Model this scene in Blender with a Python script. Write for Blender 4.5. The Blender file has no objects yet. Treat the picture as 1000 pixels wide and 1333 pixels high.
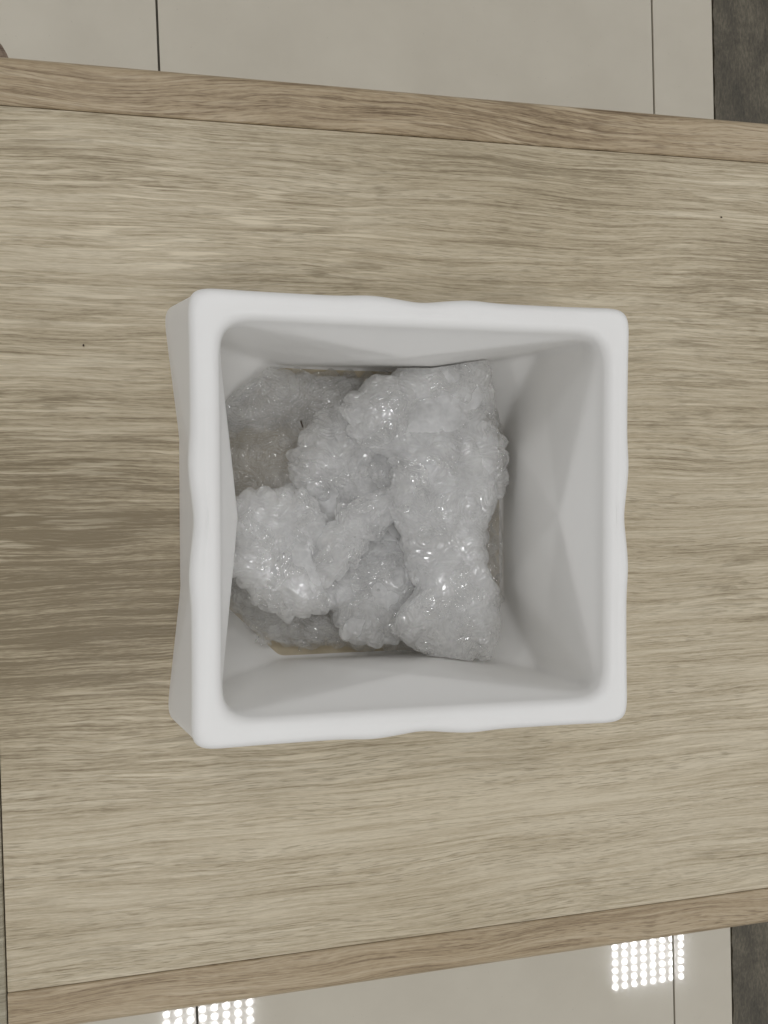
import bpy, bmesh, math, random
import numpy as np
from mathutils import Matrix, Vector

random.seed(7)
RNG = np.random.default_rng(11)
SC = bpy.context.scene
COL = SC.collection

# ------------------------------------------------------------------ camera
TABLE_Z = 0.408
CAM_Z = 0.888
Rw = np.array([[0.97956117, -0.02398819, 0.19971101],
               [-0.01932631, -0.99949408, -0.02526027],
               [0.20021592, 0.0208843, -0.97952919]])
cam_data = bpy.data.cameras.new("camera")
cam = bpy.data.objects.new("camera", cam_data)
COL.objects.link(cam)
M = Matrix.Identity(4)
for r in range(3):
    M[r][0] = Rw[r, 0]
    M[r][1] = -Rw[r, 1]
    M[r][2] = -Rw[r, 2]
M[0][3], M[1][3], M[2][3] = 0.0, 0.0, CAM_Z
cam.matrix_world = M
cam_data.sensor_fit = 'HORIZONTAL'
cam_data.sensor_width = 36.0
cam_data.lens = 36.0 * 1.001
cam_data.clip_start = 0.01
cam_data.clip_end = 100.0
SC.camera = cam

# ------------------------------------------------------------------ world, exposure
world = bpy.data.worlds.new("World")
SC.world = world
world.use_nodes = True
bg = world.node_tree.nodes['Background']
bg.inputs['Color'].default_value = (1.0, 1.0, 1.0, 1)
bg.inputs['Strength'].default_value = 0.31
SC.view_settings.view_transform = 'Standard'
SC.view_settings.look = 'None'
SC.view_settings.exposure = 0.0
SC.view_settings.gamma = 1.0
SC.render.engine = 'CYCLES'
SC.cycles.use_denoising = True
SC.cycles.caustics_reflective = True
SC.cycles.caustics_refractive = False
SC.cycles.blur_glossy = 2.0
SC.cycles.sample_clamp_indirect = 2.0
SC.cycles.adaptive_threshold = 0.004
SC.cycles.transparent_max_bounces = 40
SC.cycles.max_bounces = 20
SC.cycles.diffuse_bounces = 16
SC.cycles.glossy_bounces = 6
LED_STRENGTH = 46.0


# ------------------------------------------------------------------ helpers
def link(name, mesh, parent=None, mat=None):
    o = bpy.data.objects.new(name, mesh)
    COL.objects.link(o)
    if parent is not None:
        o.parent = parent
    if mat is not None and len(mesh.materials) == 0:
        mesh.materials.append(mat)
    return o


def empty(name, loc, rz=0.0):
    o = bpy.data.objects.new(name, None)
    o.empty_display_size = 0.05
    o.location = loc
    o.rotation_euler = (0, 0, rz)
    COL.objects.link(o)
    return o


def tag(o, label=None, cat=None, group=None, kind=None):
    for k, v in (('label', label), ('category', cat), ('group', group), ('kind', kind)):
        if v:
            o[k] = v


def mesh_np(name, verts, faces, smooth=True):
    me = bpy.data.meshes.new(name)
    me.from_pydata(np.asarray(verts, float).tolist(), [], [tuple(int(i) for i in f) for f in faces])
    me.update()
    if smooth:
        me.polygons.foreach_set('use_smooth', [True] * len(me.polygons))
    return me


def box_mesh(name, x0, x1, y0, y1, z0, z1, bevel=0.0, seg=3, smooth=True):
    bm = bmesh.new()
    bmesh.ops.create_cube(bm, size=1.0)
    for v in bm.verts:
        v.co = Vector((x0 + (v.co.x + .5) * (x1 - x0), y0 + (v.co.y + .5) * (y1 - y0), z0 + (v.co.z + .5) * (z1 - z0)))
    if bevel > 0:
        bmesh.ops.bevel(bm, geom=list(bm.edges), offset=bevel, segments=seg, profile=0.5, affect='EDGES')
    me = bpy.data.meshes.new(name)
    bm.to_mesh(me)
    bm.free()
    return me


class N:
    """small node-graph helper"""
    def __init__(self, name):
        self.m = bpy.data.materials.new(name)
        self.m.use_nodes = True
        self.t = self.m.node_tree
        for n in list(self.t.nodes):
            self.t.nodes.remove(n)
        self.out = self.t.nodes.new('ShaderNodeOutputMaterial')

    def node(self, typ, inputs=None, **props):
        n = self.t.nodes.new(typ)
        for k, v in props.items():
            setattr(n, k, v)
        for k, v in (inputs or {}).items():
            s = n.inputs[k]
            if hasattr(v, 'is_output') or isinstance(v, bpy.types.NodeSocket):
                self.t.links.new(v, s)
            else:
                s.default_value = v
        return n

    def math(self, op, a, b=0.0, c=None):
        n = self.node('ShaderNodeMath', {0: a, 1: b}, operation=op)
        if c is not None:
            n.inputs[2].default_value = c
        return n.outputs[0]

    def mapping(self, vec, scale=(1, 1, 1), loc=(0, 0, 0), rot=(0, 0, 0)):
        return self.node('ShaderNodeMapping', {'Vector': vec, 'Scale': scale, 'Location': loc, 'Rotation': rot}).outputs[0]

    def noise(self, vec, scale=1.0, detail=3.0, rough=0.55, dist=0.0):
        return self.node('ShaderNodeTexNoise', {'Vector': vec, 'Scale': scale, 'Detail': detail, 'Roughness': rough, 'Distortion': dist}).outputs[0]

    def ramp(self, fac, stops, interp='LINEAR'):
        n = self.node('ShaderNodeValToRGB', {'Fac': fac})
        cr = n.color_ramp
        cr.interpolation = interp
        while len(cr.elements) < len(stops):
            cr.elements.new(0.5)
        for e, (p, c) in zip(cr.elements, stops):
            e.position = p
            e.color = (c[0], c[1], c[2], 1) if not isinstance(c, (int, float)) else (c, c, c, 1)
        return n.outputs[0]

    def mix(self, fac, a, b, blend='MIX'):
        n = self.node('ShaderNodeMix', data_type='RGBA', blend_type=blend)
        for s, v in ((n.inputs[0], fac), (n.inputs[6], a), (n.inputs[7], b)):
            if isinstance(v, bpy.types.NodeSocket):
                self.t.links.new(v, s)
            else:
                s.default_value = v if isinstance(v, (int, float)) else (v[0], v[1], v[2], 1)
        return n.outputs[2]

    def sep(self, vec):
        return self.node('ShaderNodeSeparateXYZ', {0: vec}).outputs

    def comb(self, x, y, z):
        return self.node('ShaderNodeCombineXYZ', {0: x, 1: y, 2: z}).outputs[0]

    def obj(self):
        return self.node('ShaderNodeTexCoord').outputs['Object']

    def bump(self, h, strength, dist):
        return self.node('ShaderNodeBump', {'Height': h, 'Strength': strength, 'Distance': dist}).outputs[0]

    def surface(self, sock):
        self.t.links.new(sock, self.out.inputs[0])
        return self.m


def spot_mask(n, vec, cx, cy, rx, ry):
    """soft elliptical patch, 1 in the middle, 0 outside"""
    v = n.mapping(vec, scale=(1 / rx, 1 / ry, 0), loc=(-cx / rx, -cy / ry, 0))
    d = n.node('ShaderNodeVectorMath', {0: v}, operation='LENGTH').outputs['Value']
    return n.node('ShaderNodeMapRange', {'Value': d, 1: 0.25, 2: 1.0, 3: 1.0, 4: 0.0}, interpolation_type='SMOOTHSTEP').outputs[0]


# ------------------------------------------------------------------ materials
def wood(name, dark, mid, light, seed=0.0, painted_spots=False, contrast=1.0, swirl=0.0):
    n = N(name)
    p0 = n.obj()
    p = n.mapping(p0, loc=(seed, seed * 0.37, 0))
    xs = n.sep(p)
    w1 = n.noise(n.mapping(p, scale=(5.0, 14.0, 1)), 1.0, 2.0, 0.5)
    w2 = n.noise(n.mapping(p, scale=(16.0, 60.0, 1)), 1.0, 2.0, 0.5)
    w3 = n.noise(n.mapping(p, scale=(90.0, 250.0, 1)), 1.0, 2.0, 0.5)
    dy = n.math('ADD', n.math('MULTIPLY', n.math('SUBTRACT', w1, 0.5), 0.016 + swirl),
                n.math('MULTIPLY', n.math('SUBTRACT', w2, 0.5), 0.0030))
    dy = n.math('ADD', dy, n.math('MULTIPLY', n.math('SUBTRACT', w3, 0.5), 0.0006))
    q = n.comb(xs[0], n.math('ADD', xs[1], dy), 0.0)
    band = n.noise(n.mapping(q, scale=(3.5, 90, 1)), 1.0, 2.0, 0.6)
    band2 = n.noise(n.mapping(q, scale=(7.0, 300, 1), loc=(3, 7, 0)), 1.0, 3.0, 0.65)
    fib = n.noise(n.mapping(q, scale=(18, 850, 1), loc=(1, 2, 0)), 1.0, 2.0, 0.65)
    fib2 = n.noise(n.mapping(q, scale=(160, 1800, 1)), 1.0, 2.0, 0.6)
    v = n.math('ADD', n.math('MULTIPLY', band, 0.20), n.math('MULTIPLY', band2, 0.32))
    v = n.math('ADD', v, n.math('MULTIPLY', fib, 0.30))
    v = n.math('ADD', v, n.math('MULTIPLY', fib2, 0.18))
    # large slow tone change
    broad = n.noise(n.mapping(q, scale=(2.2, 11, 1), loc=(5, 1, 0)), 1.0, 2.0, 0.5)
    v = n.math('ADD', v, n.math('MULTIPLY', n.math('SUBTRACT', broad, 0.5), 0.20))
    if painted_spots:
        # shadow of a person at the left painted in with darker grain, and flecked figure at the right of the printed board
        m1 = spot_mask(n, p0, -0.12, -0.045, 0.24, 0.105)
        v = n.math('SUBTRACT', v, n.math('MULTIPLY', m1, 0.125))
        m3 = spot_mask(n, p0, 0.40, 0.13, 0.12, 0.06)
        v = n.math('SUBTRACT', v, n.math('MULTIPLY', m3, 0.07))
        m4 = spot_mask(n, p0, 0.10, -0.22, 0.50, 0.12)
        v = n.math('ADD', v, n.math('MULTIPLY', m4, 0.03))
    col = n.ramp(v, [(0.37, dark), (0.475, mid), (0.60, light)])
    # short dark pores / flecks lying along the grain
    pores = n.noise(n.mapping(q, scale=(75, 1100, 1), loc=(9, 4, 0)), 1.0, 1.5, 0.5)
    area = n.noise(n.mapping(q, scale=(7, 60, 1), loc=(2, 8, 0)), 1.0, 2.0, 0.5)
    pm = n.math('MULTIPLY', n.ramp(pores, [(0.54, 0.0), (0.66, 1.0)]), n.ramp(area, [(0.40, 0.25), (0.58, 1.0)]))
    col = n.mix(n.math('MULTIPLY', pm, 0.5 * contrast), col, dark)
    # cathedral figure: broad dark flame marks, also laid over the painted shadow
    fl = n.noise(n.mapping(q, scale=(20, 170, 1), loc=(4, 4, 0), rot=(0, 0, 0.05)), 1.0, 4.0, 0.65, 0.5)
    fm = n.ramp(fl, [(0.52, 0.0), (0.66, 1.0)])
    sel = n.ramp(n.noise(n.mapping(q, scale=(4.5, 13, 1), loc=(14, 3, 0)), 1.0, 1.0, 0.5), [(0.47, 0.0), (0.62, 1.0)])
    if painted_spots:
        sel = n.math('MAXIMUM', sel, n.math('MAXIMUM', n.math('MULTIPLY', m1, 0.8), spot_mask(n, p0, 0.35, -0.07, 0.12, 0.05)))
    col = n.mix(n.math('MULTIPLY', n.math('MULTIPLY', fm, sel), 0.55), col, dark)
    # pale limed streaks, with lamp sheen painted in at two left spots
    li = n.noise(n.mapping(q, scale=(18, 330, 1), loc=(7, 1, 0)), 1.0, 2.0, 0.6)
    ls = n.ramp(n.noise(n.mapping(q, scale=(3.5, 10, 1), loc=(1, 13, 0)), 1.0, 1.0, 0.5), [(0.45, 0.0), (0.60, 1.0)])
    if painted_spots:
        ls = n.math('MAXIMUM', n.math('MULTIPLY', ls, 0.6), n.math('MAXIMUM', spot_mask(n, p0, 0.0, 0.165, 0.20, 0.055),
                    n.math('MULTIPLY', spot_mask(n, p0, 0.03, -0.165, 0.22, 0.035), 0.8)))
    lm_ = n.math('MULTIPLY', n.ramp(li, [(0.55, 0.0), (0.64, 1.0)]), ls)
    col = n.mix(n.math('MULTIPLY', lm_, 0.85), col, tuple(min(1, c * 1.15) for c in light))
    rough = n.ramp(fib, [(0.3, 0.50), (0.7, 0.34)])
    h = n.math('ADD', n.math('MULTIPLY', band2, 0.6), n.math('ADD', n.math('MULTIPLY', fib, 0.6), n.math('MULTIPLY', pm, -0.6)))
    b = n.bump(h, 0.45, 0.0007)
    bs = n.node('ShaderNodeBsdfPrincipled', {'Base Color': col, 'Roughness': rough, 'Normal': b, 'Specular IOR Level': 0.5})
    return n.surface(bs.outputs[0])


MAT = {}
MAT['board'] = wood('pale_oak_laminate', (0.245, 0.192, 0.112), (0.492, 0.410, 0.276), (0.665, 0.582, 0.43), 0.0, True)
MAT['band'] = wood('brown_oak_edging', (0.165, 0.110, 0.058), (0.405, 0.308, 0.188), (0.54, 0.44, 0.30), 3.7, False, 1.2, 0.012)
MAT['end'] = wood('grey_oak_end', (0.20, 0.17, 0.115), (0.33, 0.29, 0.20), (0.42, 0.38, 0.28), 8.1)
MAT['leg'] = wood('brown_oak_leg', (0.10, 0.065, 0.04), (0.19, 0.13, 0.085), (0.26, 0.19, 0.13), 5.2)

n = N('core_board')
MAT['core'] = n.surface(n.node('ShaderNodeBsdfPrincipled', {'Base Color': (0.05, 0.04, 0.03, 1), 'Roughness': 0.9}).outputs[0])

n = N('white_ceramic')
p = n.obj()
c = n.ramp(n.noise(p, 18, 3, 0.5), [(0.3, (0.895, 0.882, 0.855)), (0.7, (0.91, 0.90, 0.875))])
b = n.bump(n.noise(p, 900, 2, 0.5), 0.06, 0.0002)
MAT['ceramic'] = n.surface(n.node('ShaderNodeBsdfPrincipled', {'Base Color': c, 'Roughness': 0.42, 'Normal': b, 'Specular IOR Level': 0.4}).outputs[0])

n = N('beige_base')
p = n.obj()
c = n.ramp(n.noise(p, 60, 4, 0.6), [(0.3, (0.48, 0.41, 0.285)), (0.7, (0.62, 0.54, 0.40))])
MAT['beige'] = n.surface(n.node('ShaderNodeBsdfPrincipled', {'Base Color': c, 'Roughness': 0.8}).outputs[0])


def film_material(name, base, edge, tint=(0.985, 0.985, 0.985), slope=1.0, gloss=0.34):
    n = N(name)
    p = n.obj()
    warp = n.node('ShaderNodeTexNoise', {'Vector': p, 'Scale': 45.0, 'Detail': 1.0}).outputs['Color']
    pw = n.node('ShaderNodeVectorMath', {0: p, 1: n.node('ShaderNodeVectorMath', {0: warp, 'Scale': 0.035}, operation='SCALE').outputs[0]}, operation='ADD').outputs[0]
    # fine creases of the film, running every way
    h = None
    for k, (sx, sy, an, w) in enumerate(((50, 290, 0.4, 1.0), (290, 50, -0.3, 1.0), (60, 340, 1.2, 0.9))):
        r = n.noise(n.mapping(pw, scale=(sx, sy, 120), rot=(0, 0, an), loc=(k * 3.1, k, 0)), 1.0, 1.0, 0.4)
        r = n.math('MULTIPLY', n.math('ABSOLUTE', n.math('SUBTRACT', r, 0.5)), w)
        h = r if h is None else n.math('ADD', h, r)
    # taut in places, puckered in others
    puck = n.ramp(n.noise(p, 48, 2, 0.5), [(0.32, 0.15), (0.52, 1.7)])
    h = n.math('MULTIPLY', h, puck)
    b = n.bump(h, 1.0, 0.0052 * slope)
    lw = n.node('ShaderNodeLayerWeight', {'Blend': 0.35}).outputs['Facing']
    cloud = n.noise(p, 60, 3, 0.6)
    fac = n.math('ADD', base, n.math('MULTIPLY', lw, edge))
    fac = n.math('MULTIPLY', fac, n.ramp(cloud, [(0.3, 0.55), (0.7, 1.4)]))
    tr = n.node('ShaderNodeBsdfTransparent', {'Color': (0.992, 0.992, 0.99, 1)}).outputs[0]
    df = n.node('ShaderNodeBsdfDiffuse', {'Color': (*tint, 1)}).outputs[0]
    tl = n.node('ShaderNodeBsdfTranslucent', {'Color': (*tint, 1)}).outputs[0]
    sc = n.node('ShaderNodeMixShader', {0: 0.28, 1: df, 2: tl}).outputs[0]
    body = n.node('ShaderNodeMixShader', {0: fac, 1: tr, 2: sc}).outputs[0]
    # both faces of the film reflect
    fr = n.math('ADD', gloss, n.math('MULTIPLY', n.math('POWER', lw, 3.0), 0.22))
    gl1 = n.node('ShaderNodeBsdfGlossy', {'Color': (1, 1, 1, 1), 'Roughness': 0.075, 'Normal': b}).outputs[0]
    gl2 = n.node('ShaderNodeBsdfGlossy', {'Color': (1, 1, 1, 1), 'Roughness': 0.30}).outputs[0]
    gl = n.node('ShaderNodeMixShader', {0: 0.08, 1: gl1, 2: gl2}).outputs[0]
    return n.surface(n.node('ShaderNodeMixShader', {0: fr, 1: body, 2: gl}).outputs[0])


MAT['film'] = film_material('clear_film', 0.38, 0.20)
MAT['film_inner'] = film_material('clear_film_folded', 0.80, 0.15, gloss=0.12)
MAT['film_thin'] = film_material('clear_film_thin', 0.15, 0.16, gloss=0.20)
MAT['bubble'] = film_material('clear_bubble', 0.06, 0.28, slope=0.4, gloss=0.14)

n = N('porcelain_tile')
p = n.obj()
c = n.ramp(n.noise(p, 9, 4, 0.6), [(0.3, (0.605, 0.555, 0.455)), (0.7, (0.655, 0.605, 0.50))])
sp = n.ramp(n.noise(p, 300, 1, 0.5), [(0.74, 0.0), (0.80, 1.0)])
c = n.mix(n.math('MULTIPLY', sp, 0.25), c, (0.30, 0.26, 0.21))
MAT['tile'] = n.surface(n.node('ShaderNodeBsdfPrincipled', {'Base Color': c, 'Roughness': 0.022, 'Specular IOR Level': 0.62, 'Coat Weight': 0.45, 'Coat Roughness': 0.085}).outputs[0])

n = N('dark_stone_tile')
p = n.obj()
a1 = n.noise(n.mapping(p, scale=(2.2, 1, 1)), 14, 5, 0.7, 0.4)
a2 = n.noise(n.mapping(p, scale=(3.0, 1, 1)), 130, 4, 0.7)
v = n.math('ADD', n.math('MULTIPLY', a1, 0.55), n.math('MULTIPLY', a2, 0.45))
c = n.ramp(v, [(0.32, (0.022, 0.019, 0.012)), (0.5, (0.088, 0.075, 0.050)), (0.68, (0.20, 0.172, 0.120))])
st = spot_mask(n, p, 0.017, -0.07, 0.020, 0.020)
st = n.ramp(n.math('ADD', st, n.math('MULTIPLY', n.math('SUBTRACT', n.noise(p, 120, 3, 0.6), 0.5), 1.2)), [(0.5, 0.0), (0.75, 1.0)])
c = n.mix(n.math('MULTIPLY', st, 0.9), c, (0.012, 0.012, 0.010))
MAT['stone'] = n.surface(n.node('ShaderNodeBsdfPrincipled', {'Base Color': c, 'Roughness': 0.55, 'Normal': n.bump(a2, 0.4, 0.001)}).outputs[0])

n = N('dark_grout')
MAT['grout'] = n.surface(n.node('ShaderNodeBsdfPrincipled', {'Base Color': (0.10, 0.09, 0.07, 1), 'Roughness': 0.9}).outputs[0])
n = N('dark_splinter')
MAT['splinter'] = n.surface(n.node('ShaderNodeBsdfPrincipled', {'Base Color': (0.05, 0.033, 0.02, 1), 'Roughness': 0.8}).outputs[0])
n = N('lamp_housing')
MAT['housing'] = n.surface(n.node('ShaderNodeBsdfPrincipled', {'Base Color': (0.7, 0.7, 0.7, 1), 'Roughness': 0.5}).outputs[0])
n = N('led_emitter')
MAT['led'] = n.surface(n.node('ShaderNodeEmission', {'Color': (0.98, 0.985, 1.0, 1), 'Strength': LED_STRENGTH}).outputs[0])

# ------------------------------------------------------------------ floor (structure) with tiles
FLOOR_ROT = -0.0135
FZ = 0.0
floor = link('floor', box_mesh('floor_bed', -3.0, 3.0, -3.0, 3.0, -0.06, -0.0035), None, MAT['grout'])
floor.rotation_euler = (0, 0, -FLOOR_ROT)
floor['kind'] = 'structure'
GAP = 0.0012
xcols = [(-2.4554, -1.8554), (-1.8554, -1.2554), (-1.2554, -0.6554), (-0.6554, -0.0554), (-0.0554, 0.5436), (0.5436, 0.6285)]
tile_meshes = {}
for (x0, x1) in xcols:
    for r in range(7):
        y0 = -2.08 + r * 0.6
        key = round(x1 - x0, 3)
        if key not in tile_meshes:
            tile_meshes[key] = box_mesh('tile', GAP, x1 - x0 - GAP, GAP, 0.6 - GAP, -0.009, 0.0, 0.0003, 1)
        o = link('tile', tile_meshes[key], floor, MAT['tile'])
        o.location = (x0, y0, 0)
# dark stone border: front edge slightly chipped
def stone_tile(h):
    bm = bmesh.new()
    nx = 60
    top = []
    for i in range(nx + 1):
        y = GAP + (h - 2 * GAP) * i / nx
        e = 0.0006 * math.sin(i * 1.7) + 0.0007 * random.uniform(-1, 1)
        top.append((bm.verts.new((0.0012 + e, y, 0.0)), bm.verts.new((0.0012 + e, y, -0.009)), bm.verts.new((0.6, y, 0.0))))
    for a, b in zip(top, top[1:]):
        bm.faces.new((a[0], a[2], b[2], b[0]))
        bm.faces.new((a[1], a[0], b[0], b[1]))
    me = bpy.data.meshes.new('stone_tile')
    bm.normal_update()
    bm.to_mesh(me)
    bm.free()
    return me
sm = stone_tile(0.6)
for r in range(7):
    for cx in (0.6285, 1.2295):
        o = link('stone_tile', sm, floor, MAT['stone'])
        o.location = (cx, -2.08 + r * 0.6 + 0.06, 0)

# ------------------------------------------------------------------ table
table = empty('table', (0, 0, 0))
tag(table, 'low coffee table with pale grey oak top and browner edge strips, under the white planter', 'table')
Y_T0, Y_T1 = 0.2262, 0.2560      # far edge strip
Y_B0, Y_B1 = -0.2895, -0.3170    # near edge strip
X0, X1 = -0.1335, 0.76
TH = 0.028
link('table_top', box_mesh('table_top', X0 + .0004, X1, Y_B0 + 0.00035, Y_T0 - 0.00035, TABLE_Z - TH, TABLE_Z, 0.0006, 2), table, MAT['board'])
def strip(y_in, y_out):
    """edge strip with a rounded outer edge"""
    s = 1 if y_out > y_in else -1
    R = 0.007
    prof = [(y_in + s * 0.00035, TABLE_Z - TH), (y_in + s * 0.00035, TABLE_Z - 0.0008), (y_in + s * 0.001, TABLE_Z - 0.0001)]
    for k in range(9):
        a = math.pi / 2 * (1 - k / 8)
        prof.append((y_out - s * R + s * R * math.cos(a), TABLE_Z - 0.0001 - R + R * math.sin(a)))
    prof.append((y_out, TABLE_Z - TH))
    xs = np.linspace(X0 + .0004, X1, 40)
    vs, fs = [], []
    m = len(prof)
    for x in xs:
        for (y, z) in prof:
            vs.append((x, y, z))
    for i in range(len(xs) - 1):
        for j in range(m):
            a, b2 = i * m + j, i * m + (j + 1) % m
            f = (a, b2, b2 + m, a + m)
            fs.append(f if s > 0 else f[::-1])
    me = mesh_np('edge_strip', vs, fs)
    me.set_sharp_from_angle(angle=math.radians(40))
    return me
link('edge_strip', strip(Y_T0, Y_T1), table, MAT['band'])
link('edge_strip', strip(Y_B0, Y_B1), table, MAT['band'])
e = link('end_board', box_mesh('end_board', -0.03, -0.0006, -0.3165, 0.2555, TABLE_Z - 0.03, TABLE_Z + 0.0004, 0.0012, 3), table, MAT['end'])
e.location = (X0 + 0.0003, 0, 0)
def leg_mesh():
    bm = bmesh.new()
    bmesh.ops.create_cone(bm, cap_ends=True, segments=32, radius1=0.018, radius2=0.026, depth=TABLE_Z - 0.029)
    bmesh.ops.bevel(bm, geom=[ed for ed in bm.edges if abs(ed.verts[0].co.z - ed.verts[1].co.z) < 1e-6], offset=0.002, segments=2, affect='EDGES')
    me = bpy.data.meshes.new('leg')
    bm.to_mesh(me)
    bm.free()
    me.polygons.foreach_set('use_smooth', [True] * len(me.polygons))
    me.set_sharp_from_angle(angle=math.radians(40))
    return me
lm = leg_mesh()
for (x, y) in ((-0.149, 0.262), (-0.149, -0.320), (0.73, 0.23), (0.73, -0.285)):
    o = link('leg', lm, table, MAT['leg'])
    o.location = (x, y, (TABLE_Z - 0.029) / 2)

# ------------------------------------------------------------------ planter
PX, PY = 0.0846, -0.0118
PROT = math.radians(-1.0)
H = 0.152
planter = empty('planter', (PX, PY, TABLE_Z), PROT)
tag(planter, 'white square ceramic planter with faceted sides and thick rounded rim, filled with bubble wrap', 'planter')


def cage(rim, rimy, rr, M_out, Mz, Pc, Pz, Fa, Fc, z0, ztop):
    """triangles of one faceted shell: rounded-square rim, pinched mid points, low flared corners, octagonal foot"""
    tris = []
    S = [(1, 0), (0, 1), (-1, 0), (0, -1)]
    def sq(hx, hy):
        return [(hx, -hy), (hx, hy), (-hx, hy), (-hx, -hy)]
    Rr = sq(rim, rimy)
    P = sq(Pc, Pc * rimy / rim)
    mids = []
    for k, (sx, sy) in enumerate(S):
        mids.append(((M_out * sx), (M_out * rimy / rim * sy)))
    def F(k):        # the two foot vertices of side k (before and after along the side)
        a, b = Fa, Fc
        return [[(a, -b), (a, b)], [(b, a), (-b, a)], [(-a, b), (-a, -b)], [(-b, -a), (b, -a)]][k]
    for k in range(4):
        r0, r1 = Rr[k], Rr[(k + 1) % 4]
        p0, p1 = P[k], P[(k + 1) % 4]
        m = mids[k]
        f0, f1 = F(k)
        g0 = F((k + 1) % 4)[0]
        V = lambda q, z: (q[0], q[1], z)
        up0, up1 = V(r0, ztop + .02), V(r1, ztop + .02)
        tris += [(up0, up1, V(r1, ztop)), (up0, V(r1, ztop), V(r0, ztop))]
        tris += [(V(r0, ztop), V(r1, ztop), V(m, Mz))]
        tris += [(V(r0, ztop), V(m, Mz), V(p0, Pz)), (V(r1, ztop), V(p1, Pz), V(m, Mz))]
        tris += [(V(m, Mz), V(f0, z0), V(p0, Pz)), (V(m, Mz), V(p1, Pz), V(f1, z0)), (V(m, Mz), V(f1, z0), V(f0, z0))]
        tris += [(V(p1, Pz), V(g0, z0), V(f1, z0))]
        tris += [(V(f0, z0), V(f1, z0), V(f1, z0 - .03)), (V(f0, z0), V(f1, z0 - .03), V(f0, z0 - .03))]
        tris += [(V(f1, z0), V(g0, z0), V(g0, z0 - .03)), (V(f1, z0), V(g0, z0 - .03), V(f1, z0 - .03))]
    return np.array(tris)


NT = 480
TH_ = np.linspace(0, 2 * np.pi, NT, endpoint=False)


def radial(tris, zs):
    """distance from the axis to the shell for every (z, angle)"""
    out = np.zeros((len(zs), NT))
    D = np.stack([np.cos(TH_), np.sin(TH_), 0 * TH_], 1)
    a, b2, c2 = tris[:, 0], tris[:, 1], tris[:, 2]
    e1, e2 = b2 - a, c2 - a
    for i, z in enumerate(zs):
        o = np.array([0, 0, z])
        best = np.full(NT, 0.0)
        for t in range(len(tris)):
            pv = np.cross(D, e2[t])
            det = pv @ e1[t]
            ok = np.abs(det) > 1e-12
            inv = np.where(ok, 1 / np.where(ok, det, 1), 0)
            tv = o - a[t]
            u = (pv @ tv) * inv
            qv = np.cross(tv, e1[t])
            v = (D @ qv) * inv
            d = (e2[t] @ qv) * inv
            hit = ok & (u >= -1e-6) & (v >= -1e-6) & (u + v <= 1 + 1e-6) & (d > 0)
            best = np.where(hit & (d > best), d, best)
        if (best == 0).any():
            good = best > 0
            if good.any():
                best = np.interp(TH_, TH_[good], best[good], period=2 * np.pi)
        out[i] = best
    return out


def blur(a, st, sz):
    f = np.fft.fft(a, axis=1)
    k = np.fft.fftfreq(a.shape[1]) * 2 * np.pi
    a = np.fft.ifft(f * np.exp(-0.5 * (k * st) ** 2)[None], axis=1).real
    if sz > 0:
        r = int(4 * sz) + 1
        w = np.exp(-0.5 * (np.arange(-r, r + 1) / sz) ** 2)
        w /= w.sum()
        ap = np.pad(a, ((r, r), (0, 0)), mode='edge')
        a = sum(w[j] * ap[j:j + a.shape[0]] for j in range(2 * r + 1))
    return a


DZ = 0.002
zo = np.arange(0, H + 1e-6, DZ)
ZB = 0.008
zi = np.arange(ZB, H + 1e-6, DZ)
outer = cage(0.1004, 0.0974, 0, 0.0955, H - 0.024, 0.1190, 0.043, 0.1130, 0.045, 0.0, H - 0.006)
inner = cage(0.0878, 0.0845, 0, 0.0797, H - 0.036, 0.0990, 0.048, 0.0895, 0.054, ZB, H - 0.006)
ST = 2.4
ro = blur(radial(outer, zo), ST, 2.0)
raw_in = radial(inner, zi)
lip = np.clip((zi - (H - 0.030)) / 0.022, 0, 1)[:, None]
ri = blur(raw_in, 1.5, 1.0) * (1 - lip) + blur(raw_in, 4.2, 2.6) * lip
# the rim dips in at the middle of each side, with a slight swell to either hand
for k in range(4):
    t = (TH_ - k * np.pi / 2 + np.pi) % (2 * np.pi) - np.pi
    arc = 0.1 * np.tan(np.clip(t, -0.75, 0.75))
    dip = -0.0012 * np.exp(-(arc / 0.010) ** 2) + 0.0008 * np.exp(-((np.abs(arc) - 0.024) / 0.010) ** 2)
    ro += dip[None] * np.clip((zo - (H - 0.045)) / 0.03, 0, 1)[:, None]
# keep the wall at least 9 mm thick
for i, z in enumerate(zi):
    ri[i] = np.minimum(ri[i], ro[np.argmin(abs(zo - z))] - 0.009)


def r_in(theta, z):
    """inner wall radius for arrays of angle and height (planter coordinates)"""
    ii = np.clip((np.asarray(z) - ZB) / DZ, 0, len(zi) - 1.001)
    tt = (np.asarray(theta) % (2 * np.pi)) / (2 * np.pi) * NT
    i0 = ii.astype(int)
    t0 = tt.astype(int) % NT
    t1 = (t0 + 1) % NT
    fi, ft = ii - i0, tt - np.floor(tt)
    return ((ri[i0, t0] * (1 - ft) + ri[i0, t1] * ft) * (1 - fi) + (ri[i0 + 1, t0] * (1 - ft) + ri[i0 + 1, t1] * ft) * fi)


rings = []
RE = 0.0042
cs, sn = np.cos(TH_), np.sin(TH_)
def ring(r, z):
    rings.append(np.stack([r * cs, r * sn, np.full(NT, z) if np.isscalar(z) else z], 1))
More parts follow.
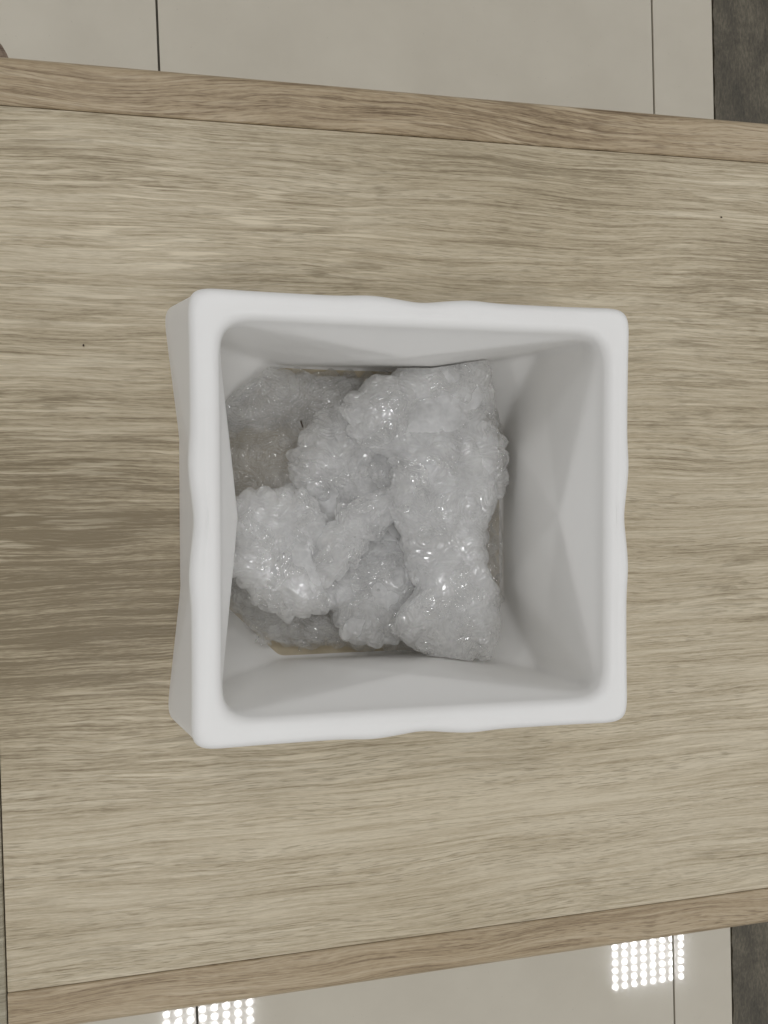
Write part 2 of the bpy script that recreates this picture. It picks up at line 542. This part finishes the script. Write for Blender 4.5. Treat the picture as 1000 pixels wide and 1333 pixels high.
# foot, outer wall
for f in (0.2, 0.6, 0.9):
    ring(ro[0] * f, 0.0)
ring(ro[0] - 0.0015, 0.0)
ring(ro[0] - 0.0004, 0.0005)
for i, z in enumerate(zo):
    if 0.0015 < z < H - 0.0065:
        ring(ro[i], z)
rt_o, rt_i = ro[-4], ri[-4]
for k in range(9):
    a = math.pi / 2 * k / 8
    ring(rt_o - 0.006 + 0.006 * math.cos(a), H - 0.006 + 0.006 * math.sin(a))
for f in (0.25, 0.5, 0.75):
    ring((rt_o - 0.006) * (1 - f) + (rt_i + 0.005) * f, H + 0.0002 * math.sin(math.pi * f))
for k in range(9):
    a = math.pi / 2 * (1 - k / 8)
    ring(rt_i + 0.005 - 0.005 * math.cos(a), H - 0.005 + 0.005 * math.sin(a))
for i in range(len(zi) - 1, -1, -1):
    z = zi[i]
    if z < H - 0.0065 and z > ZB + 0.002:
        ring(ri[i], z)
ring(ri[0] - 0.0008, ZB + 0.0006)
ring(ri[0] - 0.003, ZB)
verts = np.concatenate(rings)
faces = []
nr = len(rings)
idx = np.arange(NT)
nxt = (idx + 1) % NT
for k in range(nr - 1):
    faces += list(zip(k * NT + idx, k * NT + nxt, (k + 1) * NT + nxt, (k + 1) * NT + idx))
faces.append(tuple(range(NT))[::-1])
link('body', mesh_np('planter_body', verts, faces), planter, MAT['ceramic'])
# beige inner base
bv, bf = [(0, 0, ZB + 0.0003)], []
for f in (0.5, 1.0):
    for t in range(NT):
        r = (ri[0][t] - 0.0032) * f + (0.0012 * f)
        bv.append((r * cs[t], r * sn[t], ZB + 0.0003))
for t in range(NT):
    u = (t + 1) % NT
    bf.append((0, 1 + t, 1 + u))
    bf.append((1 + t, 1 + NT + t, 1 + NT + u, 1 + u))
link('inner_base', mesh_np('inner_base', bv, bf), planter, MAT['beige'])


# ------------------------------------------------------------------ bubble wrap
def fourier_noise(seed, wl, k=14):
    g = np.random.default_rng(seed)
    ang = g.uniform(0, 2 * np.pi, k)
    fr = 2 * np.pi / (wl * g.uniform(0.75, 1.6, k))
    ph = g.uniform(0, 2 * np.pi, k)
    def f(x, y):
        s = 0
        for a, w, p in zip(ang, fr, ph):
            s = s + np.sin((x * np.cos(a) + y * np.sin(a)) * w + p)
        return s / math.sqrt(k / 2) * 0.7
    return f


def crumple(seed, amp=1.0):
    """creased-film height: triangle waves in many directions over a warped plane"""
    g = np.random.default_rng(seed)
    layers = []
    for wl, a, cnt in ((0.040, 0.0056, 2), (0.022, 0.0038, 3), (0.012, 0.0007, 2)):
        for _ in range(cnt):
            layers.append((wl * g.uniform(0.8, 1.3), a * g.uniform(0.6, 1.2), g.uniform(0, np.pi), g.uniform(0, 2),
                           fourier_noise(int(g.integers(1e6)), wl * 1.6), fourier_noise(int(g.integers(1e6)), wl * 3.0)))
    def f(x, y):
        s = 0
        for wl, a, an, ph, wn, mn in layers:
            d = x * np.cos(an) + y * np.sin(an) + 0.30 * wl * wn(x, y)
            t = np.abs(((d / wl + ph) % 2) - 1) - 0.5
            s = s + a * t * np.clip(0.75 + 0.6 * mn(x, y), 0.05, 1.5)
        return s * amp
    return f


def smooth_outline(poly, n):
    P = np.array(poly, float)
    m = len(P)
    out = []
    for i in range(m):
        p0, p1, p2, p3 = P[i - 1], P[i], P[(i + 1) % m], P[(i + 2) % m]
        for t in np.linspace(0, 1, 24, endpoint=False):
            out.append(0.5 * ((2 * p1) + (-p0 + p2) * t + (2 * p0 - 5 * p1 + 4 * p2 - p3) * t * t + (-p0 + 3 * p1 - 3 * p2 + p3) * t ** 3))
    out = np.array(out)
    seg = np.r_[0, np.cumsum(np.linalg.norm(np.diff(np.vstack([out, out[:1]]), axis=0), axis=1))]
    s = np.linspace(0, seg[-1], n, endpoint=False)
    oo = np.vstack([out, out[:1]])
    return np.stack([np.interp(s, seg, oo[:, 0]), np.interp(s, seg, oo[:, 1])], 1), seg[-1]


def to_planter(xy):
    d = np.asarray(xy) - np.array([PX, PY])
    c, s = math.cos(-PROT), math.sin(-PROT)
    return np.stack([d[:, 0] * c - d[:, 1] * s, d[:, 0] * s + d[:, 1] * c], 1)


def keep_inside(v, m=0.0012):
    z = np.maximum(v[:, 2], ZB + 0.001)
    th = np.arctan2(v[:, 1], v[:, 0])
    r = np.hypot(v[:, 0], v[:, 1])
    lim = r_in(th, z) - m
    k = np.where(r > lim, lim / np.maximum(r, 1e-6), 1.0)
    return np.stack([v[:, 0] * k, v[:, 1] * k, z], 1)


def creases(seed):
    g = np.random.default_rng(seed)
    L = []
    for wl, a, cnt in ((0.030, 0.0022, 2), (0.013, 0.0011, 3), (0.007, 0.0005, 3)):
        for _ in range(cnt):
            L.append((wl * g.uniform(0.8, 1.3), a, g.uniform(0, np.pi), g.uniform(0, 2), fourier_noise(int(g.integers(1e6)), wl * 2.6),
                      fourier_noise(int(g.integers(1e6)), wl * 2.2)))
    def f(x, y):
        s = 0
        for wl, a, an, ph, wn, mn in L:
            d = x * np.cos(an) + y * np.sin(an) + 0.22 * wl * wn(x, y)
            t = 1 - np.abs(((d / wl + ph) % 2) - 1)
            s = s + a * t ** 1.6 * np.clip(0.5 + 0.8 * mn(x, y), 0, 1.5)
        return s
    return f


def lattice(seed, c):
    g = np.random.default_rng(seed)
    return dict(c=c, ang=float(g.uniform(0, 1)), amp=g.uniform(0.0, 1.0, (41, 41)), pick=g.uniform(0, 1, (41, 41)))


PITCH = 0.0108


def lattice_xy(la, a, b):
    u = (a + 0.5 * (b % 2)) * PITCH
    v = b * PITCH * 0.866
    return (la['c'][0] + u * math.cos(la['ang']) - v * math.sin(la['ang']),
            la['c'][1] + u * math.sin(la['ang']) + v * math.cos(la['ang']))


def lattice_height(la, share, X, Y):
    h = np.zeros_like(X)
    for a in range(-9, 10):
        for b in range(-11, 12):
            if la['pick'][a + 20, b + 20] < share:
                continue
            am = la['amp'][a + 20, b + 20]
            if am < 0.12:
                continue
            x, y = lattice_xy(la, a, b)
            d2 = ((X - x) ** 2 + (Y - y) ** 2) / 0.0050 ** 2
            h = h + np.where(d2 < 1, 0.0016 * am * np.clip(1 - d2, 0, 1) ** 0.65, 0)
    return h


class Fold:
    def __init__(self, poly, zt, zb, seed, amp=1.0, power=2.6, tilt=(0, 0), nphi=300, nrho=110, inset=0.0, scallop=0.0022, share=0.5, crease=0.0):
        o, self.length = smooth_outline(to_planter(poly), nphi)
        self.c = o.mean(0)
        g = fourier_noise(seed + 5, 0.012)
        gs = np.arange(nphi) / nphi * self.length
        d = o - self.c
        rad = np.linalg.norm(d, axis=1)
        sc = scallop * np.abs(np.sin(gs / 0.0105 * np.pi)) ** 0.7 + 0.0016 * g(o[:, 0], o[:, 1])
        o = self.c + d * ((rad + sc - inset) / rad)[:, None]
        rho = np.linspace(0, 1, nrho + 1)[1:] ** 0.8
        X = self.c[0] + rho[:, None] * (o[None, :, 0] - self.c[0])
        Y = self.c[1] + rho[:, None] * (o[None, :, 1] - self.c[1])
        cr = crumple(seed, amp)
        prof = np.clip(1 - rho ** power, 0, 1) ** 0.55
        lump = fourier_noise(seed + 9, 0.035)
        Z = zb + (zt - zb) * prof[:, None] + (cr(X, Y) + 0.0018 * lump(X, Y)) * (0.35 + 0.65 * prof[:, None])
        self.la = lattice(seed + 3, self.c)
        if crease:
            # a taut, folded piece: flattened bubbles, long sharp creases
            Z += 0.35 * lattice_height(self.la, share, X, Y) + crease * creases(seed + 60)(X, Y) * (0.3 + 0.7 * prof[:, None])
        else:
            Z += lattice_height(self.la, share, X, Y)
        Z += (tilt[0] * (X - self.c[0]) + tilt[1] * (Y - self.c[1])) * prof[:, None]
        zc = zt + float(cr(self.c[0], self.c[1]))
        V = np.concatenate([[[self.c[0], self.c[1], zc]], np.stack([X, Y, Z], -1).reshape(-1, 3)])
        # side wobble so that the rim of a fold is not a clean extrusion
        w1, w2 = fourier_noise(seed + 21, 0.010), fourier_noise(seed + 22, 0.010)
        V[:, 0] += 0.0006 * w1(V[:, 1], V[:, 2] * 2)
        V[:, 1] += 0.0006 * w2(V[:, 0], V[:, 2] * 2)
        self.V = keep_inside(V)
        self.nphi, self.nrho = nphi, nrho
        i = np.arange(nphi)
        j = (i + 1) % nphi
        F = [(0, 1 + a, 1 + b) for a, b in zip(i, j)]
        for k in range(nrho - 1):
            a = 1 + k * nphi
            F += list(zip(a + i, a + nphi + i, a + nphi + j, a + j))
        self.F = F

    def normals(self):
        G = self.V[1:].reshape(self.nrho, self.nphi, 3)
        # smoothed for the bubbles
        S = G.copy()
        for _ in range(6):
            S = (np.roll(S, 2, 1) + np.roll(S, -2, 1) + np.vstack([S[:1], S[:-1]]) + np.vstack([S[1:], S[-1:]])) / 4
        du = np.gradient(S, axis=0)
        dv = (np.roll(S, -1, 1) - np.roll(S, 1, 1))
        nn = np.cross(du, dv)
        nn /= np.maximum(np.linalg.norm(nn, axis=2, keepdims=True), 1e-12)
        return G, nn

    def build(self, name, mat, parent):
        me = mesh_np(name, self.V, self.F)
        me.set_sharp_from_angle(angle=math.radians(14))
        return link(name, me, parent, mat)


# outlines of the folds on plan (metres, world), with their heights above the table
FOLDS = {
 'base': (0.020, [(-0.0063, 0.0384), (0.0034, 0.0555), (0.0261, 0.0738), (0.0582, 0.0733), (0.0959, 0.0728), (0.1250, 0.0760), (0.1649, 0.0717), (0.1705, 0.0379), (0.1708, -0.0009), (0.1706, -0.0496), (0.1686, -0.0788), (0.1417, -0.1027), (0.0925, -0.0968), (0.0592, -0.0928), (0.0321, -0.0909), (0.0099, -0.0755), (-0.0040, -0.0588), (-0.0034, -0.0156)]),
 'top_right': (0.052, [(0.0687, 0.0526), (0.0888, 0.0666), (0.1114, 0.0747), (0.1274, 0.0807), (0.1492, 0.0797), (0.1550, 0.0620), (0.1571, 0.0419), (0.1634, 0.0239), (0.1621, -0.0009), (0.1514, -0.0142), (0.1282, -0.0091), (0.1054, 0.0002), (0.0945, 0.0179), (0.0748, 0.0311)]),
 'low_right': (0.056, [(0.0970, 0.0177), (0.1143, 0.0307), (0.1419, 0.0350), (0.1556, 0.0171), (0.1562, -0.0052), (0.1483, -0.0229), (0.1498, -0.0453), (0.1571, -0.0614), (0.1563, -0.0816), (0.1490, -0.0970), (0.1302, -0.1007), (0.1075, -0.0922), (0.0971, -0.0818), (0.0960, -0.0714), (0.1060, -0.0627), (0.1054, -0.0481), (0.0997, -0.0259), (0.0934, -0.0083)]),
 'left': (0.046, [(0.0009, -0.0097), (0.0103, 0.0011), (0.0317, 0.0033), (0.0489, -0.0022), (0.0550, -0.0207), (0.0510, -0.0380), (0.0609, -0.0538), (0.0540, -0.0689), (0.0300, -0.0686), (0.0153, -0.0583), (-0.0024, -0.0395), (0.0027, -0.0257)]),
 'roll': (0.050, [(0.0453, -0.0418), (0.0544, -0.0205), (0.0700, -0.0057), (0.0879, 0.0005), (0.0968, -0.0040), (0.0943, -0.0172), (0.0783, -0.0321), (0.0603, -0.0489), (0.0494, -0.0527)]),
 'front': (0.038, [(0.0508, -0.0520), (0.0669, -0.0348), (0.0899, -0.0220), (0.1106, -0.0317), (0.1172, -0.0594), (0.1075, -0.0750), (0.0979, -0.0895), (0.0794, -0.0894), (0.0658, -0.0850), (0.0607, -0.0703), (0.0527, -0.0654)]),
 'upper': (0.036, [(0.0371, 0.0192), (0.0463, 0.0368), (0.0644, 0.0501), (0.0917, 0.0502), (0.1148, 0.0366), (0.1167, 0.0138), (0.1046, -0.0043), (0.0767, -0.0127), (0.0543, -0.0032), (0.0412, 0.0059)]),
 'corner': (0.027, [(-0.0039, 0.0413), (0.0016, 0.0554), (0.0212, 0.0711), (0.0355, 0.0726), (0.0571, 0.0693), (0.0848, 0.0687), (0.0892, 0.0559), (0.0657, 0.0444), (0.0384, 0.0421), (0.0161, 0.0399)]),
 'middle': (0.031, [(0.1000, 0.0600), (0.1350, 0.0660), (0.1560, 0.0450), (0.1600, 0.0000), (0.1560, -0.0500), (0.1480, -0.0850), (0.1150, -0.0830), (0.0800, -0.0780), (0.0500, -0.0640), (0.0100, -0.0520), (0.0060, -0.0080), (0.0400, 0.0080), (0.0620, 0.0420)]),
 'bubbles': (0.024, [(-0.0035, -0.0502), (0.0053, -0.0471), (0.0228, -0.0592), (0.0544, -0.0698), (0.0681, -0.0775), (0.0678, -0.0884), (0.0447, -0.0889), (0.0231, -0.0858), (0.0058, -0.0676)]),
}


def bubble_mesh(k):
    """one air bubble: a dented dome standing on its rim"""
    g = fourier_noise(900 + k, 0.006)
    nu, nv = 14, 6
    R0, HB = 0.0049, 0.0036
    vs = [(0, 0, HB * 0.97)]
    for v in range(1, nv + 1):
        a = math.pi / 2 * v / nv
        for u in range(nu):
            t = 2 * math.pi * u / nu
            rr = R0 * math.sin(a) ** 0.8
            x, y = rr * math.cos(t), rr * math.sin(t)
            d = float(g(np.array(x), np.array(y))) * 0.00035 * math.cos(a)
            vs.append((x * (1 + 0.05 * math.sin(3 * t + k)), y, HB * math.cos(a) ** 0.75 - 0.0002 + d))
    fs = [(0, 1 + u, 1 + (u + 1) % nu) for u in range(nu)]
    for v in range(nv - 1):
        for u in range(nu):
            a, b2 = 1 + v * nu + u, 1 + v * nu + (u + 1) % nu
            fs.append((a, a + nu, b2 + nu, b2))
    me = mesh_np('bubble', vs, fs)
    me.materials.append(MAT['bubble'])
    return me


BUB = [bubble_mesh(k) for k in range(6)]
wrap = empty('bubble_wrap', (PX, PY, TABLE_Z + ZB + 0.001), PROT)
tag(wrap, 'crumpled clear bubble wrap stuffed into the bottom of the white planter', 'bubble wrap')
OFF = -(ZB + 0.001)

PLAN = [  # key, mat, seed, zb, amp, power, tilt, inner layers, bubble share
 ('base', 'film_thin', 101, 0.0100, 0.6, 6.0, (0, 0), 1, 0.55),
 ('corner', 'film_thin', 102, 0.0120, 1.2, 3.0, (0, 0.10), 1, 0.55),
 ('bubbles', 'film_thin', 103, 0.0110, 0.6, 3.0, (0, 0), 1, 0.95),
 ('middle', 'film_inner', 110, 0.0190, 0.8, 6.0, (0, 0), 0, 0.0),
 ('upper', 'film', 104, 0.0270, 1.0, 3.6, (0, 0), 1, 0.45),
 ('front', 'film', 105, 0.0280, 0.9, 4.0, (0, 0), 2, 0.85),
 ('left', 'film', 106, 0.0350, 1.0, 4.2, (0, 0), 2, 0.18),
 ('top_right', 'film', 107, 0.0390, 1.1, 4.0, (0.1, 0.15), 2, 0.32),
 ('low_right', 'film', 108, 0.0420, 0.9, 5.0, (0.05, 0), 2, 0.36),
 ('roll', 'film', 109, 0.0400, 0.8, 2.4, (0, 0), 1, 0.25),
]
n_bub = 0
for key, mat, seed, zb, amp, pw, tilt, nin, share in PLAN:
    zt, poly = FOLDS[key]
    cz = 1.0 if key in ('left', 'low_right', 'top_right', 'roll', 'upper') else 0.0
    f = Fold(poly, zt, zb, seed, amp * (0.6 if cz else 1.0), pw, tilt, share=share, crease=cz)
    sheet = f.build('film_fold', MAT[mat], wrap)
    sheet.location = (0, 0, OFF)
    for q in range(nin):
        # the film lies doubled under itself
        fi = Fold(poly, zt - 0.005 * (q + 1), zb - 0.003 * (q + 1), seed + 40 + q, amp * 1.2, pw, tilt, 200, 60, 0.002 * (q + 1))
        under = fi.build('inner_film', MAT['film_thin' if key in ('base', 'corner', 'bubbles') else 'film_inner'], sheet)
    # bubbles in rows on the film
    G, NN = f.normals()
    flat = G.reshape(-1, 3)
    nf = NN.reshape(-1, 3)
    spots = []
    for a in range(-20, 21):
        for b2 in range(-20, 21):
            x, y = lattice_xy(f.la, a, b2)
            d = (flat[:, 0] - x) ** 2 + (flat[:, 1] - y) ** 2
            k = int(d.argmin())
            if d[k] > 0.0018 ** 2 or f.la['pick'][a + 20, b2 + 20] >= share:
                continue
            spots.append(k)
    # a row along the rolled edge, looking outwards
    edge_ring = int(f.nrho * 0.93)
    step = max(1, int(round(0.0112 / (f.length / f.nphi))))
    for t in range(0, f.nphi, step):
        if random.random() < share + 0.1:
            spots.append(edge_ring * f.nphi + t)
    for k in spots:
        if n_bub >= 296:
            break
        nv_ = Vector(nf[k])
        pos = flat[k]
        if pos[2] < ZB + 0.003:
            continue
        # stay clear of the wall
        th, rr = math.atan2(pos[1], pos[0]), math.hypot(pos[0], pos[1])
        room = float(r_in(np.array([th]), np.array([pos[2]]))[0]) - rr
        if room < 0.0045 and nv_.x * pos[0] + nv_.y * pos[1] > 0.3 * rr:
            continue
        if key == 'base':
            covered = False
            for kk in ('upper', 'front', 'left', 'top_right', 'low_right'):
                pp = to_planter(FOLDS[kk][1])
                cc = pp.mean(0)
                if math.hypot(pos[0] - cc[0], pos[1] - cc[1]) < 0.022:
                    covered = True
            if covered:
                continue
        o = bpy.data.objects.new('bubble', random.choice(BUB))
        COL.objects.link(o)
        o.parent = sheet
        o.location = pos
        rq = nv_.to_track_quat('Z', 'Y')
        o.rotation_mode = 'QUATERNION'
        from mathutils import Quaternion
        o.rotation_quaternion = rq @ Quaternion((0, 0, 1), random.uniform(0, 6.28))
        s = random.uniform(0.82, 1.08)
        o.scale = (s, s * random.uniform(0.85, 1.1), s * random.uniform(0.55, 1.1) * (0.6 if cz else 1.0))
        n_bub += 1
print('bubbles', n_bub)


# ------------------------------------------------------------------ crumbs
def sliver(name, L, R, loc, rot, label, cat):
    bm = bmesh.new()
    bmesh.ops.create_cone(bm, cap_ends=True, segments=7, radius1=R, radius2=R * 0.6, depth=L)
    for v in bm.verts:
        v.co += Vector((random.uniform(-1, 1), random.uniform(-1, 1), random.uniform(-1, 1))) * R * 0.25
    me = bpy.data.meshes.new(name)
    bm.to_mesh(me)
    bm.free()
    o = link(name, me, None, MAT['splinter'])
    o.location = loc
    o.rotation_euler = rot
    tag(o, label, cat)
sliver('splinter', 0.0044, 0.00045, (0.0432, 0.0400, TABLE_Z + 0.0375), (math.radians(80), math.radians(10), math.radians(15)),
       'tiny dark brown splinter lying on the bubble wrap in the planter', 'splinter')
sliver('crumb', 0.0012, 0.0006, (-0.0803, 0.0897, TABLE_Z + 0.0006), (0.4, 0.3, 0), 'tiny black crumb on the table top left of the planter', 'crumb')
sliver('crumb', 0.0010, 0.0005, (0.3406, 0.1863, TABLE_Z + 0.0005), (0.4, 0.9, 0), 'tiny black crumb on the table top near its far right edge strip', 'crumb')

# ------------------------------------------------------------------ ceiling LED panels (two seen mirrored in the floor tiles, the rest out of view)
LZ = 2.70
def panel_meshes():
    bm = bmesh.new()
    for i in range(8):
        for j in range(8):
            m = Matrix.Translation(((i - 3.5) * 0.0535, (j - 3.5) * 0.0415 * 1.0, -0.002)) @ Matrix.Rotation(math.pi, 4, 'X')
            bmesh.ops.create_circle(bm, cap_ends=True, segments=7, radius=0.0155, matrix=m)
    me = bpy.data.meshes.new('led_dots')
    bm.to_mesh(me)
    bm.free()
    return box_mesh('lamp_housing', -0.24, 0.24, -0.20, 0.20, 0.0, 0.05, 0.004, 2), me
hm, lmesh = panel_meshes()
hm.materials.append(MAT['housing'])
lmesh.materials.append(MAT['led'])
for lx in (-2.35, -0.14, 2.085, 4.30):  # right-hand column and one outer row added for wider, softer light
    for ly in (-4.18, -2.42, -0.66, 1.10, 2.86):
        ly -= 0.045 if lx == -0.14 else 0.0
        r = empty('ceiling_light', (lx, ly, LZ))
        tag(r, 'square ceiling lamp with a grid of bright white LED dots', 'ceiling light', 'LED ceiling lamps above the table, some added for softer light')
        link('housing', hm, r)
        link('led_grid', lmesh, r)
